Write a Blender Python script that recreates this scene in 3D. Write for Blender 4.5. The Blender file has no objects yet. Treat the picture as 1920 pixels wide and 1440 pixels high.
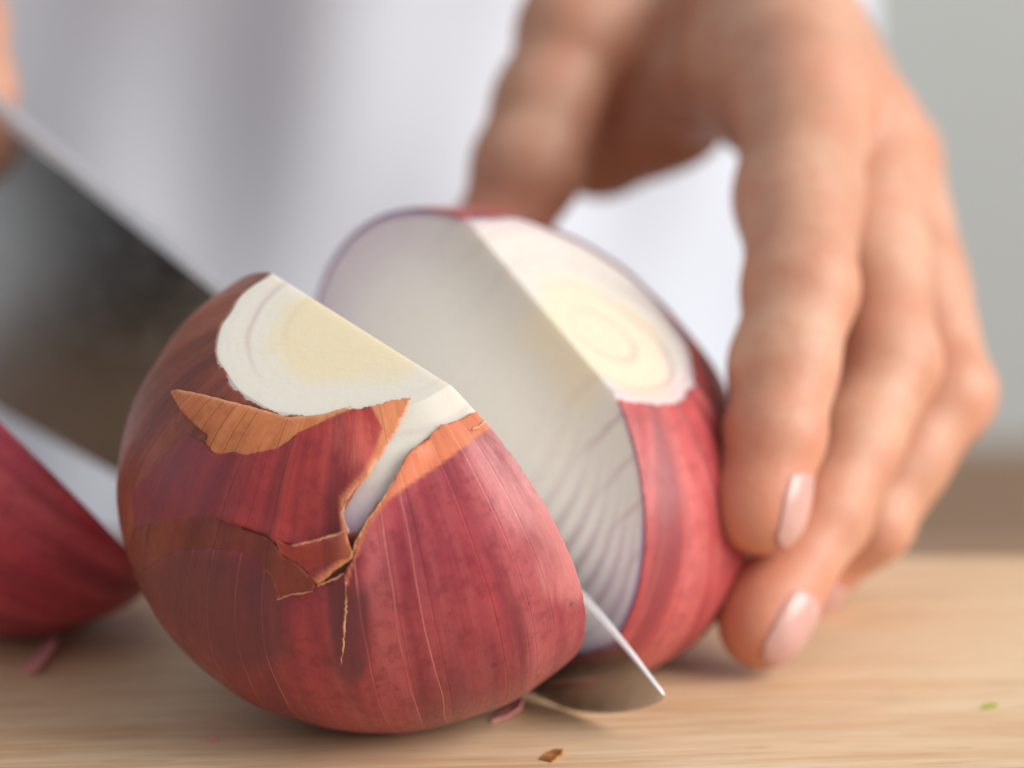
import bpy, bmesh, math, random
import numpy as np
from mathutils import Vector, noise as mnoise

random.seed(7)
rng = np.random.default_rng(7)
CM = 0.01
D = bpy.data
scn = bpy.context.scene
COL = scn.collection

# ------------------------------------------------------------------ camera, world, lamps, exposure
PITCH = math.radians(12.0)
FPX = 5175.0
CAMH = 15.2
FW = np.array([0, math.cos(PITCH), -math.sin(PITCH)])
UP = np.array([0, math.sin(PITCH), math.cos(PITCH)])
RT = np.array([1.0, 0, 0])
CAM = np.array([0, 0, CAMH])

cam = D.cameras.new('camera')
cam.sensor_width = 36.0
cam.lens = FPX / 1920 * 36.0
cam.clip_start = 0.01
cam.clip_end = 50
cam.dof.use_dof = True
cam.dof.focus_distance = 43.4 * CM
cam.dof.aperture_fstop = 6.6
camo = D.objects.new('camera', cam)
COL.objects.link(camo)
camo.location = CAM * CM
camo.rotation_euler = (math.pi / 2 - PITCH, 0, 0)
scn.camera = camo

world = D.worlds.new('World')
scn.world = world
world.use_nodes = True
bg = world.node_tree.nodes['Background']
bg.inputs[0].default_value = (0.95, 0.96, 1.0, 1)
bg.inputs[1].default_value = 0.50


def area(name, loc, target, size, power, color):
    l = D.lights.new(name, 'AREA')
    l.shape = 'RECTANGLE'
    l.size, l.size_y = size[0] * CM, size[1] * CM
    l.energy = power
    l.color = color
    o = D.objects.new(name, l)
    COL.objects.link(o)
    o.location = Vector(loc) * CM
    o.rotation_euler = (Vector(target) - Vector(loc)).to_track_quat('-Z', 'Y').to_euler()
    return o


area('window_light', (115, 12, 66), (0, 50, 4), (95, 95), 25.0, (1.0, 0.97, 0.93))

scn.view_settings.view_transform = 'Standard'
scn.view_settings.look = 'None'
scn.view_settings.exposure = 0.0
scn.view_settings.gamma = 1.0
scn.render.engine = 'CYCLES'
scn.cycles.use_denoising = True
scn.cycles.max_bounces = 8
scn.cycles.use_adaptive_sampling = True
scn.cycles.adaptive_threshold = 0.02


# ------------------------------------------------------------------ helpers
def ray(x, y):
    return FW + (x - 960) / FPX * RT + (720 - y) / FPX * UP


def at(x, y, d):
    return CAM + d * ray(x, y)


def project(X):
    v = X - CAM
    d = v @ FW
    return np.stack([960 + FPX * (v @ RT) / d, 720 - FPX * (v @ UP) / d], -1)


def unit(v):
    v = np.asarray(v, float)
    return v / np.linalg.norm(v)


def smooth01(x):
    x = np.clip(x, 0, 1)
    return x * x * (3 - 2 * x)


def tag(o, label=None, category=None, group=None, kind=None):
    if label: o['label'] = label
    if category: o['category'] = category
    if group: o['group'] = group
    if kind: o['kind'] = kind
    return o


def empty(name, loc=(0, 0, 0)):
    o = D.objects.new(name, None)
    COL.objects.link(o)
    o.empty_display_size = 0.01
    o.location = Vector(loc) * CM
    return o


def mesh_obj(name, verts, faces, mat, parent=None, smooth=True, uv=None, attrs=None):
    me = D.meshes.new(name)
    V = np.asarray(verts, float) * CM
    if parent is not None:
        V = V - np.array(parent_origin(parent))
    me.from_pydata([tuple(v) for v in V], [], [tuple(int(i) for i in f) for f in faces])
    if smooth:
        me.polygons.foreach_set('use_smooth', [True] * len(me.polygons))
    if uv is not None:
        lay = me.uv_layers.new(name='lonlat')
        idx = np.zeros(len(me.loops), dtype=np.int32)
        me.loops.foreach_get('vertex_index', idx)
        lay.data.foreach_set('uv', np.asarray(uv, np.float32)[idx].ravel())
    if attrs:
        for k, val in attrs.items():
            a = me.attributes.new(k, 'FLOAT', 'POINT')
            a.data.foreach_set('value', np.asarray(val, np.float32))
    me.materials.append(mat)
    me.update()
    o = D.objects.new(name, me)
    COL.objects.link(o)
    if parent is not None:
        o.parent = parent
    return o


def parent_origin(p):
    loc = np.array(p.location)
    while p.parent is not None:
        p = p.parent
        loc = loc + np.array(p.location)
    return loc


# ---- node shorthand
class NT:
    def __init__(self, name):
        self.m = D.materials.new(name)
        self.m.use_nodes = True
        self.t = self.m.node_tree
        self.b = self.t.nodes['Principled BSDF']

    def n(self, typ, **kw):
        nd = self.t.nodes.new(typ)
        for k, v in kw.items():
            setattr(nd, k, v)
        return nd

    def put(self, sock, v):
        if hasattr(v, 'is_output'):
            self.t.links.new(v, sock)
        elif isinstance(v, (tuple, list)) and len(v) == 3 and sock.type == 'RGBA':
            sock.default_value = (*v, 1)
        else:
            sock.default_value = v

    def math(self, op, a, b=0.0, clamp=False):
        nd = self.n('ShaderNodeMath', operation=op, use_clamp=clamp)
        self.put(nd.inputs[0], a)
        self.put(nd.inputs[1], b)
        return nd.outputs[0]

    def vmul(self, v, s):
        nd = self.n('ShaderNodeVectorMath', operation='MULTIPLY')
        self.put(nd.inputs[0], v)
        nd.inputs[1].default_value = s
        return nd.outputs[0]

    def noise(self, vec, scale, detail=3, rough=0.5, dist=0.0):
        nd = self.n('ShaderNodeTexNoise')
        self.put(nd.inputs['Vector'], vec)
        nd.inputs['Scale'].default_value = scale
        nd.inputs['Detail'].default_value = detail
        nd.inputs['Roughness'].default_value = rough
        nd.inputs['Distortion'].default_value = dist
        return nd.outputs[0]

    def mr(self, v, a, b, c=0.0, d=1.0, smooth=True):
        nd = self.n('ShaderNodeMapRange', interpolation_type='SMOOTHSTEP' if smooth else 'LINEAR')
        self.put(nd.inputs[0], v)
        for i, q in enumerate((a, b, c, d)):
            nd.inputs[i + 1].default_value = q
        return nd.outputs[0]

    def mix(self, f, a, b, mode='MIX'):
        nd = self.n('ShaderNodeMix', data_type='RGBA', blend_type=mode)
        self.put(nd.inputs[0], f)
        self.put(nd.inputs[6], a)
        self.put(nd.inputs[7], b)
        return nd.outputs[2]

    def attr(self, name):
        return self.n('ShaderNodeAttribute', attribute_name=name).outputs['Fac']

    def bump(self, h, strength, dist):
        nd = self.n('ShaderNodeBump')
        nd.inputs['Strength'].default_value = strength
        nd.inputs['Distance'].default_value = dist
        self.put(nd.inputs['Height'], h)
        self.t.links.new(nd.outputs[0], self.b.inputs['Normal'])

    def set(self, **kw):
        for k, v in kw.items():
            self.put(self.b.inputs[k.replace('_', ' ')], v)
        return self.m

    def obj(self):
        return self.n('ShaderNodeTexCoord').outputs['Object']

    def uv(self):
        return self.n('ShaderNodeUVMap', uv_map='lonlat').outputs[0]

    def sep(self, v):
        nd = self.n('ShaderNodeSeparateXYZ')
        self.put(nd.inputs[0], v)
        return nd.outputs


def S(r, g, b):   # sRGB 0-255 -> linear
    f = lambda c: (c / 255 / 12.92) if c / 255 <= 0.04045 else ((c / 255 + 0.055) / 1.055) ** 2.4
    return (f(r), f(g), f(b))


# ------------------------------------------------------------------ materials
def mat_wood(name, base, dark, light, sc=1.0, rough=0.5):
    m = NT(name)
    mp = m.n('ShaderNodeMapping')
    mp.inputs['Rotation'].default_value = (0, 0, math.radians(-5))
    m.put(mp.inputs[0], m.obj())
    v = mp.outputs[0]
    g = m.vmul(v, (6 * sc, 60 * sc, 60 * sc))
    n1 = m.noise(g, 1.6, 4, 0.55, 0.6)
    g2 = m.vmul(v, (14 * sc, 420 * sc, 420 * sc))
    n2 = m.noise(g2, 1.5, 3, 0.6, 0.2)
    n3 = m.noise(m.vmul(v, (60 * sc, 1100 * sc, 900 * sc)), 1.0, 2, 0.6)
    c = m.mix(m.mr(n1, 0.36, 0.64), base, dark)
    c = m.mix(m.math('MULTIPLY', m.mr(n2, 0.42, 0.68), 0.75), c, light)
    c = m.mix(m.math('MULTIPLY', m.mr(n3, 0.56, 0.68), 0.45), c, tuple(q * 0.55 for q in dark))
    m.bump(m.math('ADD', n2, m.math('MULTIPLY', n3, 0.6)), 0.25, 0.0004)
    return m.set(Base_Color=c, Roughness=rough, Specular_IOR_Level=0.35)


def mat_skin(name, cols, vein, edge_col, blotch=None, rough=0.38, stripe=1.0, brown=None, pale=None, veink=0.7, gk=0.0, band=0.68):
    """papery onion skin: cols = (main, alternative, pale); runs along the meridians stored in the map."""
    m = NT(name)
    uv = m.uv()
    ob = m.obj()
    low = m.noise(ob, 45, 3, 0.55)
    st = m.noise(m.vmul(uv, (46 * stripe, 1.6, 1)), 1.0, 3, 0.55, 0.15)
    st2 = m.noise(m.vmul(uv, (190 * stripe, 5, 1)), 1.0, 3, 0.6, 0.1)
    fine = m.noise(m.vmul(uv, (520, 60, 1)), 1.0, 3, 0.65)
    c = m.mix(m.mr(low, 0.36, 0.64), cols[0], cols[1])
    c = m.mix(m.math('MULTIPLY', m.mr(st, 0.40, 0.72), 0.5), c, cols[2])
    bnd = m.noise(m.vmul(uv, (40 * stripe, 2.0, 3)), 1.0, 3, 0.5, 0.2)
    dk = tuple(q * k for q, k in zip(cols[1], (0.42, 0.5, 0.62)))
    c = m.mix(m.math('MULTIPLY', m.mr(bnd, 0.42, 0.66), band), c, dk)
    c = m.mix(m.math('MULTIPLY', m.mr(st2, 0.48, 0.75), 0.10), c, cols[2])
    mott = m.noise(ob, 420, 4, 0.65)
    c = m.mix(m.math('MULTIPLY', m.mr(mott, 0.46, 0.70), 0.5), c, tuple(q * 0.6 for q in cols[1]))
    mid = m.noise(m.vmul(uv, (70, 14, 1)), 1.0, 4, 0.6, 0.4)
    c = m.mix(m.math('MULTIPLY', m.mr(mid, 0.5, 0.7), 0.35), c, tuple(q * 0.62 for q in cols[1]))
    c = m.mix(m.math('MULTIPLY', m.mr(fine, 0.52, 0.75), 0.10), c, tuple(q * 0.5 for q in cols[0]))
    # thin veins along the meridians
    us, vs = m.sep(uv)[0], m.sep(uv)[1]
    wv = m.math('MULTIPLY', m.math('SUBTRACT', m.noise(m.vmul(uv, (14, 3.5, 1)), 1.0, 2, 0.5), 0.5), 0.9)

    def veins(N, width):
        q = m.math('ADD', m.math('MULTIPLY', us, N * stripe), wv)
        rnd = m.n('ShaderNodeTexWhiteNoise', noise_dimensions='1D')
        m.put(rnd.inputs['W'], m.math('FLOOR', q))
        off = m.math('MULTIPLY', m.math('SUBTRACT', rnd.outputs['Value'], 0.5), 0.6)
        dl = m.math('ABSOLUTE', m.math('SUBTRACT', m.math('ADD', m.math('FRACT', q), off), 0.5))
        gate = m.mr(m.math('ADD', rnd.outputs['Value'], m.math('MULTIPLY', m.math('SUBTRACT', low, 0.5), 1.2)), 0.3 - gk, 0.7 - gk)
        return m.math('MULTIPLY', m.mr(dl, 0.0, width, 1.0, 0.0), gate)
    lm = veins(52, 0.035)
    lm2 = veins(150, 0.10)
    c = m.mix(m.math('MULTIPLY', lm2, 0.10), c, tuple(q * 0.45 for q in cols[1]))
    c = m.mix(m.math('MULTIPLY', lm, veink), c, vein)
    # dark freckles
    sp = m.n('ShaderNodeTexVoronoi')
    m.put(sp.inputs['Vector'], ob)
    sp.inputs['Scale'].default_value = 130
    spm = m.mr(sp.outputs['Distance'], 0.04, 0.10, 1.0, 0.0)
    spm = m.math('MULTIPLY', spm, m.mr(m.noise(ob, 30, 1), 0.56, 0.6))
    c = m.mix(m.math('MULTIPLY', spm, 0.6), c, tuple(q * 0.25 for q in cols[0]))
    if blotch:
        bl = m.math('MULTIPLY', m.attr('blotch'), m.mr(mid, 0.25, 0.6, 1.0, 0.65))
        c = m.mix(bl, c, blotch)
    if brown:
        c = m.mix(m.attr('brown'), c, m.mix(m.mr(mid, 0.35, 0.65), brown, tuple(q * 0.75 for q in brown)))
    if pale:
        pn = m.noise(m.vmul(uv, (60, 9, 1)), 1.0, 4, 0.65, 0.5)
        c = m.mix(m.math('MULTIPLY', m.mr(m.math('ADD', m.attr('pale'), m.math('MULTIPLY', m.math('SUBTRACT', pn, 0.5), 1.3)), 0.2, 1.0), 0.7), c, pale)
    e = m.attr('edge')
    c = m.mix(e, c, m.mix(m.math('MULTIPLY', lm, 0.6), m.mix(m.mr(mid, 0.3, 0.7), edge_col, tuple(q * 0.8 for q in edge_col)), tuple(q * 0.45 for q in edge_col)))
    h = m.math('ADD', m.math('MULTIPLY', st, 1.2), m.math('ADD', m.math('MULTIPLY', st2, 0.2), m.math('ADD', m.math('MULTIPLY', fine, 0.08), m.math('ADD', m.math('MULTIPLY', lm, 0.35), m.math('MULTIPLY', lm2, -0.3)))))
    wr = m.noise(m.vmul(uv, (120, 26, 1)), 1.0, 4, 0.6, 0.8)
    m.bump(m.math('ADD', m.math('ADD', h, m.math('MULTIPLY', wr, 0.35)), m.math('MULTIPLY', mott, 0.35)), 0.28, 0.0006)
    rg = m.mr(fine, 0.3, 0.7, rough - 0.08, rough + 0.08)
    return m.set(Base_Color=c, Roughness=rg, Specular_IOR_Level=0.45,
                 Sheen_Weight=0.12, Sheen_Roughness=0.4, Sheen_Tint=S(230, 190, 150))


def mat_flesh(name, C, a, n, Re, Ra, h, origin, rimk=0.5, yel=1.0, ringk=0.45, flatc=S(234, 229, 211), side=(1, -0.6, 0)):
    """onion flesh: shells of equal layer number show as rings on the flat and arcs on the cut face"""
    m = NT(name)
    ob = m.obj()
    off = m.n('ShaderNodeVectorMath', operation='SUBTRACT')
    m.put(off.inputs[0], ob)
    off.inputs[1].default_value = tuple((C - origin) * CM)
    p = off.outputs[0]
    dt = m.n('ShaderNodeVectorMath', operation='DOT_PRODUCT')
    m.put(dt.inputs[0], p)
    dt.inputs[1].default_value = tuple(a)
    z = dt.outputs['Value']
    ln = m.n('ShaderNodeVectorMath', operation='LENGTH')
    m.put(ln.inputs[0], p)
    r2 = m.math('SUBTRACT', m.math('MULTIPLY', ln.outputs['Value'], ln.outputs['Value']), m.math('MULTIPLY', z, z))
    r = m.math('SQRT', m.math('MAXIMUM', r2, 0.0))
    zz = m.math('DIVIDE', z, Ra * CM)
    rr = m.math('DIVIDE', r, Re * CM)
    rho = m.math('SQRT', m.math('ADD', m.math('MULTIPLY', zz, zz), m.math('MULTIPLY', rr, rr)))
    wob = m.noise(ob, 30, 3)
    up = m.mr(zz, 0.25, 0.8)
    prof = m.math('SQRT', m.math('MAXIMUM', m.math('SUBTRACT', 1.0, m.math('MULTIPLY', m.math('MULTIPLY', zz, zz), 0.98)), 0.04))
    mer = m.math('DIVIDE', rr, prof)
    lay = m.math('ADD', mer, m.math('MULTIPLY', wob, 0.06))
    layc = m.math('ADD', rr, m.math('MULTIPLY', wob, 0.16))
    # layer number is not evenly spaced: outer layers thinner
    lq = m.math('POWER', lay, 1.3)
    ring = m.math('ABSOLUTE', m.math('SUBTRACT', m.math('FRACT', m.math('MULTIPLY', lq, 11.0)), 0.5))
    ringc = m.math('ABSOLUTE', m.math('SUBTRACT', m.math('FRACT', m.math('MULTIPLY', layc, 7.0)), 0.5))
    brk = m.mr(m.noise(ob, 22, 2), 0.30, 0.62)
    lr = m.math('MULTIPLY', m.mr(ring, 0.0, 0.42, 1.0, 0.0), m.math('ADD', 0.35, m.math('MULTIPLY', brk, 0.65)))
    lc = m.math('MULTIPLY', m.mr(ringc, 0.0, 0.16, 1.0, 0.0), brk)
    sdv = m.n('ShaderNodeVectorMath', operation='DOT_PRODUCT')
    m.put(sdv.inputs[0], p)
    sdv.inputs[1].default_value = tuple(side)
    smask = m.mr(m.math('DIVIDE', sdv.outputs['Value'], Re * CM), -0.05, 0.45)
    cream = S(243, 239, 231)
    white = S(238, 232, 230)
    lilac = S(180, 150, 172)
    c = m.mix(m.mr(rho, 0.60, 0.95), cream, white)
    c = m.mix(m.math('MULTIPLY', up, 0.8), c, flatc)
    c = m.mix(m.math('MULTIPLY', lr, m.math('MULTIPLY', m.math('MULTIPLY', m.mr(mer, 0.15, 0.6, 0, 0.62), smask), m.math('SUBTRACT', 1.0, up))), c, lilac)
    c = m.mix(m.math('MULTIPLY', m.mr(rho, 0.72, 0.98), m.math('SUBTRACT', 0.42, m.math('MULTIPLY', up, 0.40))), c, S(214, 190, 206))
    c = m.mix(m.math('MULTIPLY', lc, m.math('MULTIPLY', up, ringk)), c, S(190, 162, 168))
    c = m.mix(m.math('MULTIPLY', m.mr(rho, 0.972, 0.995, 0, 0.6), m.math('SUBTRACT', 1.0, m.math('MULTIPLY', up, rimk))), c, S(200, 158, 182))
    c = m.mix(m.math('MULTIPLY', m.mr(rho, 0.975, 0.99), m.mr(zz, 0.78, 0.5)), c, S(190, 162, 194))
    lump = m.math('ADD', rr, m.math('MULTIPLY', m.math('SUBTRACT', m.noise(ob, 75, 3), 0.5), 0.30))
    core = m.math('MULTIPLY', m.mr(lump, 0.35, 0.24), m.mr(zz, 0.55, 0.78))
    c = m.mix(m.math('MULTIPLY', core, 0.42 * yel), c, S(244, 222, 166))
    core2 = m.math('MULTIPLY', m.mr(lump, 0.18, 0.02), m.math('MULTIPLY', m.mr(zz, 0.45, 0.6), m.mr(zz, 0.85, 0.75)))
    c = m.mix(m.math('MULTIPLY', core2, 0.5), c, S(226, 180, 104))
    fine = m.noise(ob, 900, 3)
    m.bump(m.math('ADD', m.math('MULTIPLY', m.math('MULTIPLY', lr, -0.5), m.math('SUBTRACT', 1.0, m.math('MULTIPLY', up, 0.9))), m.math('ADD', m.math('MULTIPLY', fine, 0.25), m.math('MULTIPLY', wob, 0.4))), 0.3, 0.0006)
    return m.set(Base_Color=c, Roughness=m.mr(m.noise(ob, 160, 3), 0.3, 0.7, 0.22, 0.42), Specular_IOR_Level=0.5, Subsurface_Weight=0.45,
                 Subsurface_Radius=(0.006, 0.005, 0.0042), Subsurface_Scale=0.5)


def mat_hand():
    m = NT('hand_skin')
    ob = m.obj()
    n1 = m.noise(ob, 60, 3)
    n2 = m.noise(ob, 380, 4, 0.6)
    vor = m.n('ShaderNodeTexVoronoi')
    m.put(vor.inputs['Vector'], ob)
    vor.inputs['Scale'].default_value = 1400
    c = m.mix(m.mr(n1, 0.35, 0.65), S(208, 162, 136), S(194, 144, 117))
    c = m.mix(m.math('MULTIPLY', m.mr(n2, 0.45, 0.7), 0.3), c, S(182, 124, 102))
    mo = m.noise(ob, 130, 3, 0.6)
    c = m.mix(m.math('MULTIPLY', m.mr(mo, 0.45, 0.68), 0.35), c, S(206, 132, 108))
    c = m.mix(m.attr('flush'), c, S(214, 134, 106))
    hgt = m.math('ADD', m.math('MULTIPLY', n2, 1.0), m.math('MULTIPLY', vor.outputs['Distance'], 0.35))
    m.bump(hgt, 0.3, 0.0005)
    return m.set(Base_Color=c, Roughness=0.48, Specular_IOR_Level=0.4, Subsurface_Weight=0.22,
                 Subsurface_Radius=(0.010, 0.0035, 0.0018), Subsurface_Scale=0.35)


def mat_plain(name, col, rough=0.5, metal=0.0, var=0.08, scale=60, bump=0.0, **kw):
    m = NT(name)
    n = m.noise(m.obj(), scale, 3)
    c = m.mix(m.mr(n, 0.3, 0.7), tuple(q * (1 - var) for q in col), tuple(min(1, q * (1 + var)) for q in col))
    if bump:
        m.bump(n, bump, 0.001)
    return m.set(Base_Color=c, Roughness=rough, Metallic=metal, **kw)


def mat_blade():
    m = NT('blade_steel')
    ob = m.obj()
    n = m.noise(m.vmul(ob, (60, 60, 900)), 3.0, 3)
    n2 = m.noise(ob, 120, 4)
    rg = m.math('ADD', m.mr(n, 0.3, 0.7, 0.15, 0.22), m.math('MULTIPLY', m.mr(n2, 0.5, 0.7), 0.04))
    return m.set(Base_Color=(0.56, 0.56, 0.55), Metallic=1.0, Roughness=rg)


M_board = mat_wood('beech_wood', S(222, 192, 156), S(208, 172, 132), S(230, 208, 176))
M_table = mat_wood('table_wood', S(150, 118, 92), S(130, 98, 74), S(160, 130, 102), 0.6)
M_wall = mat_plain('wall_paint', S(200, 202, 198), 0.8, var=0.02, scale=4)
M_shirt = mat_plain('white_cotton', (0.72, 0.75, 0.82), 0.9, var=0.015, scale=900, bump=0.1)
M_blade = mat_blade()
M_handle = mat_plain('handle_black', (0.02, 0.02, 0.022), 0.4, var=0.2)
M_rivet = mat_plain('rivet_steel', (0.6, 0.6, 0.6), 0.3, 1.0)
M_hand = mat_hand()
M_nail = mat_plain('nail', S(228, 176, 164), 0.2, var=0.05, scale=200, Subsurface_Weight=0.2, Subsurface_Scale=0.2)
M_nailtip = mat_plain('nail_edge', S(240, 214, 196), 0.35, var=0.03)

RED = S(186, 74, 72); RED2 = S(166, 58, 66); PALE = S(214, 112, 104)
M_skin_base = mat_skin('onion_skin_brown', (S(168, 84, 60), S(146, 70, 58), S(182, 104, 80)), S(96, 40, 34), S(206, 120, 78), blotch=S(112, 60, 66))
M_skin_lobe = mat_skin('onion_skin_russet', (S(150, 64, 50), S(132, 54, 48), S(166, 84, 64)), S(100, 40, 34), S(214, 128, 96))
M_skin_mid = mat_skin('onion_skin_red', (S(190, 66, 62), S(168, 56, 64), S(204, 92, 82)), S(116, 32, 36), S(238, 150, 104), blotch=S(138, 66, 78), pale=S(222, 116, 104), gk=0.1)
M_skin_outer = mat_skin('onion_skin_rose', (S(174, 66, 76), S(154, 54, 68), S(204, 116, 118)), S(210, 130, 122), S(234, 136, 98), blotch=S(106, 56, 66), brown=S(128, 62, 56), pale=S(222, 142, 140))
M_skin_rear = mat_skin('onion_skin_coral', (S(196, 82, 82), S(178, 68, 74), S(214, 124, 118)), S(220, 140, 120), S(214, 92, 58), stripe=0.8)
M_flap = mat_skin('onion_skin_orange', (S(224, 136, 84), S(216, 122, 74), S(232, 152, 102)), S(126, 54, 30), S(242, 172, 122), stripe=1.25, veink=0.85, gk=0.45, band=0.12)
M_skin_dark = mat_skin('onion_skin_crimson', (S(206, 78, 96), S(188, 60, 78), S(216, 108, 120)), S(110, 30, 36), S(200, 110, 90))


# ------------------------------------------------------------------ setting
def box_mesh(name, lo, hi, mat, bevel=0.0, seg=3, parent=None):
    bm = bmesh.new()
    bmesh.ops.create_cube(bm, size=1)
    lo, hi = np.array(lo, float), np.array(hi, float)
    org = parent_origin(parent) if parent else np.zeros(3)
    for v in bm.verts:
        v.co = Vector((lo + (np.array(v.co) + 0.5) * (hi - lo)) * CM - org)
    if bevel:
        bmesh.ops.bevel(bm, geom=list(bm.edges), offset=bevel * CM, segments=seg, profile=0.6, affect='EDGES')
    me = D.meshes.new(name)
    bm.to_mesh(me)
    bm.free()
    me.polygons.foreach_set('use_smooth', [False] * len(me.polygons))
    me.materials.append(mat)
    o = D.objects.new(name, me)
    COL.objects.link(o)
    if parent: o.parent = parent
    return o


board = box_mesh('cutting_board', (-30, 28, -2.2), (34, 54.9, 0), M_board, 0.6, 4)
tag(board, 'pale beech cutting board lying under the onion and hand', 'cutting board')
table = box_mesh('table', (-80, 10, -7), (80, 65, -2.25), M_table, 0.4)
tag(table, 'brown wooden table top under the cutting board', 'table', kind='structure')
side = box_mesh('sideboard', (12, 104, -60), (120, 125, -14.1), M_table, 0.5)
tag(side, 'blurred brown wooden sideboard behind, at the right by the wall', 'sideboard')
wall = box_mesh('wall', (-160, 160, -60), (160, 165, 120), M_wall)
tag(wall, kind='structure')


# ------------------------------------------------------------------ onion geometry
def basis(a):
    e1 = unit(np.cross(a, [0.3, -1.0, 0.1]))
    e2 = np.cross(a, e1)
    return e1, e2


class Bulb:
    def __init__(s, C, a, n, Re, Ra, o, h, seed=0, flat=None):
        s.b = unit(flat if flat is not None else a)
        s.C, s.a, s.n = np.array(C), unit(a), unit(n)
        s.Re, s.Ra, s.o, s.h = Re, Ra, o, h
        s.e1, s.e2 = basis(s.a)
        s.seed = seed

    def grid(s, nu, nv, v0=0.0, v1=math.pi):
        u = np.linspace(0, 2 * math.pi, nu + 1)
        v = np.linspace(v0, v1, nv + 1)
        U, V = np.meshgrid(u, v)
        U, V = U.ravel(), V.ravel()
        idx = np.arange((nu + 1) * (nv + 1)).reshape(nv + 1, nu + 1)
        q = np.stack([idx[:-1, :-1], idx[1:, :-1], idx[1:, 1:], idx[:-1, 1:]], -1).reshape(-1, 4)
        T = np.concatenate([q[:, [0, 1, 2]], q[:, [0, 2, 3]]])
        return U, V, T

    def surf(s, U, V, lift=0.0):
        d = np.outer(np.cos(U) * np.sin(V), s.e1) + np.outer(np.sin(U) * np.sin(V), s.e2) + np.outer(np.cos(V), s.a)
        rad = 1 / np.sqrt((np.sin(V) / s.Re) ** 2 + (np.cos(V) / s.Ra) ** 2)
        # soft ribs along the meridians and broad lumps
        k = s.seed
        rib = 0.016 * np.sin(V) * (np.sin(9 * U + k + np.sin(3 * U)) + 0.6 * np.sin(17 * U + 2 * k + 0.7 * np.sin(5 * U))) \
            + 0.03 * np.sin(2 * U + 1.3 + k) * np.sin(2 * V)
        nrm = d * 1.0
        ax = d @ s.a
        nrm = (d - np.outer(ax, s.a)) / s.Re ** 2 + np.outer(ax, s.a) / s.Ra ** 2
        nrm /= np.linalg.norm(nrm, axis=1)[:, None]
        X = s.C + d * (rad + rib)[:, None] + nrm * np.asarray(lift).reshape(-1, 1)
        X[:, 2] = np.maximum(X[:, 2], 0.03 + 0.5 * np.asarray(lift).ravel() + 0.02)   # rests on the board
        return X, nrm


def clip(V, T, f, extra):
    """keep the part of a triangle mesh where the field f > 0; extra = list of per-vertex arrays carried along"""
    inn = f > 0
    cnt = inn[T].sum(1)
    keep = [tuple(t) for t in T[cnt == 3]]
    V = list(V)
    ex = [list(e) for e in extra]
    cache = {}

    def cutp(i, j):
        k = (min(i, j), max(i, j))
        if k not in cache:
            w = f[i] / (f[i] - f[j])
            cache[k] = len(V)
            V.append(V[i] + (V[j] - V[i]) * w)
            for e in ex:
                e.append(e[i] + (e[j] - e[i]) * w)
        return cache[k]
    for t in T[(cnt == 1) | (cnt == 2)]:
        poly = []
        for k in range(3):
            i, j = int(t[k]), int(t[(k + 1) % 3])
            if inn[i]: poly.append(i)
            if inn[i] != inn[j]: poly.append(cutp(i, j))
        for k in range(1, len(poly) - 1):
            keep.append((poly[0], poly[k], poly[k + 1]))
    T2 = np.array(keep, int).reshape(-1, 3)
    used = np.unique(T2)
    remap = -np.ones(len(V), int)
    remap[used] = np.arange(len(used))
    return np.array(V)[used], remap[T2], [np.array(e)[used] for e in ex]


def poly_sdf(P, poly):
    """signed distance in pixels, positive inside"""
    poly = np.array(poly, float)
    dmin = np.full(len(P), 1e9)
    ins = np.zeros(len(P), bool)
    for i in range(len(poly)):
        A, B = poly[i], poly[(i + 1) % len(poly)]
        ab = B - A
        w = np.clip(((P - A) @ ab) / (ab @ ab + 1e-9), 0, 1)
        dmin = np.minimum(dmin, np.linalg.norm(P - (A + w[:, None] * ab), axis=1))
        cond = (A[1] > P[:, 1]) != (B[1] > P[:, 1])
        xs = A[0] + (P[:, 1] - A[1]) * ab[0] / (ab[1] if abs(ab[1]) > 1e-9 else 1e-9)
        ins ^= cond & (P[:, 0] < xs)
    return np.where(ins, dmin, -dmin)


def line_dist(P, line):
    line = np.array(line, float)
    dmin = np.full(len(P), 1e9)
    for A, B in zip(line[:-1], line[1:]):
        ab = B - A
        w = np.clip(((P - A) @ ab) / (ab @ ab + 1e-9), 0, 1)
        dmin = np.minimum(dmin, np.linalg.norm(P - (A + w[:, None] * ab), axis=1))
    return dmin


def fnoise(P, sc, seed=0.0):
    return np.array([mnoise.fractal(Vector((p[0] * sc + seed, p[1] * sc - seed, p[2] * sc + 3.1 * seed)), 0.8, 2.0, 3) for p in P])


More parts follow.
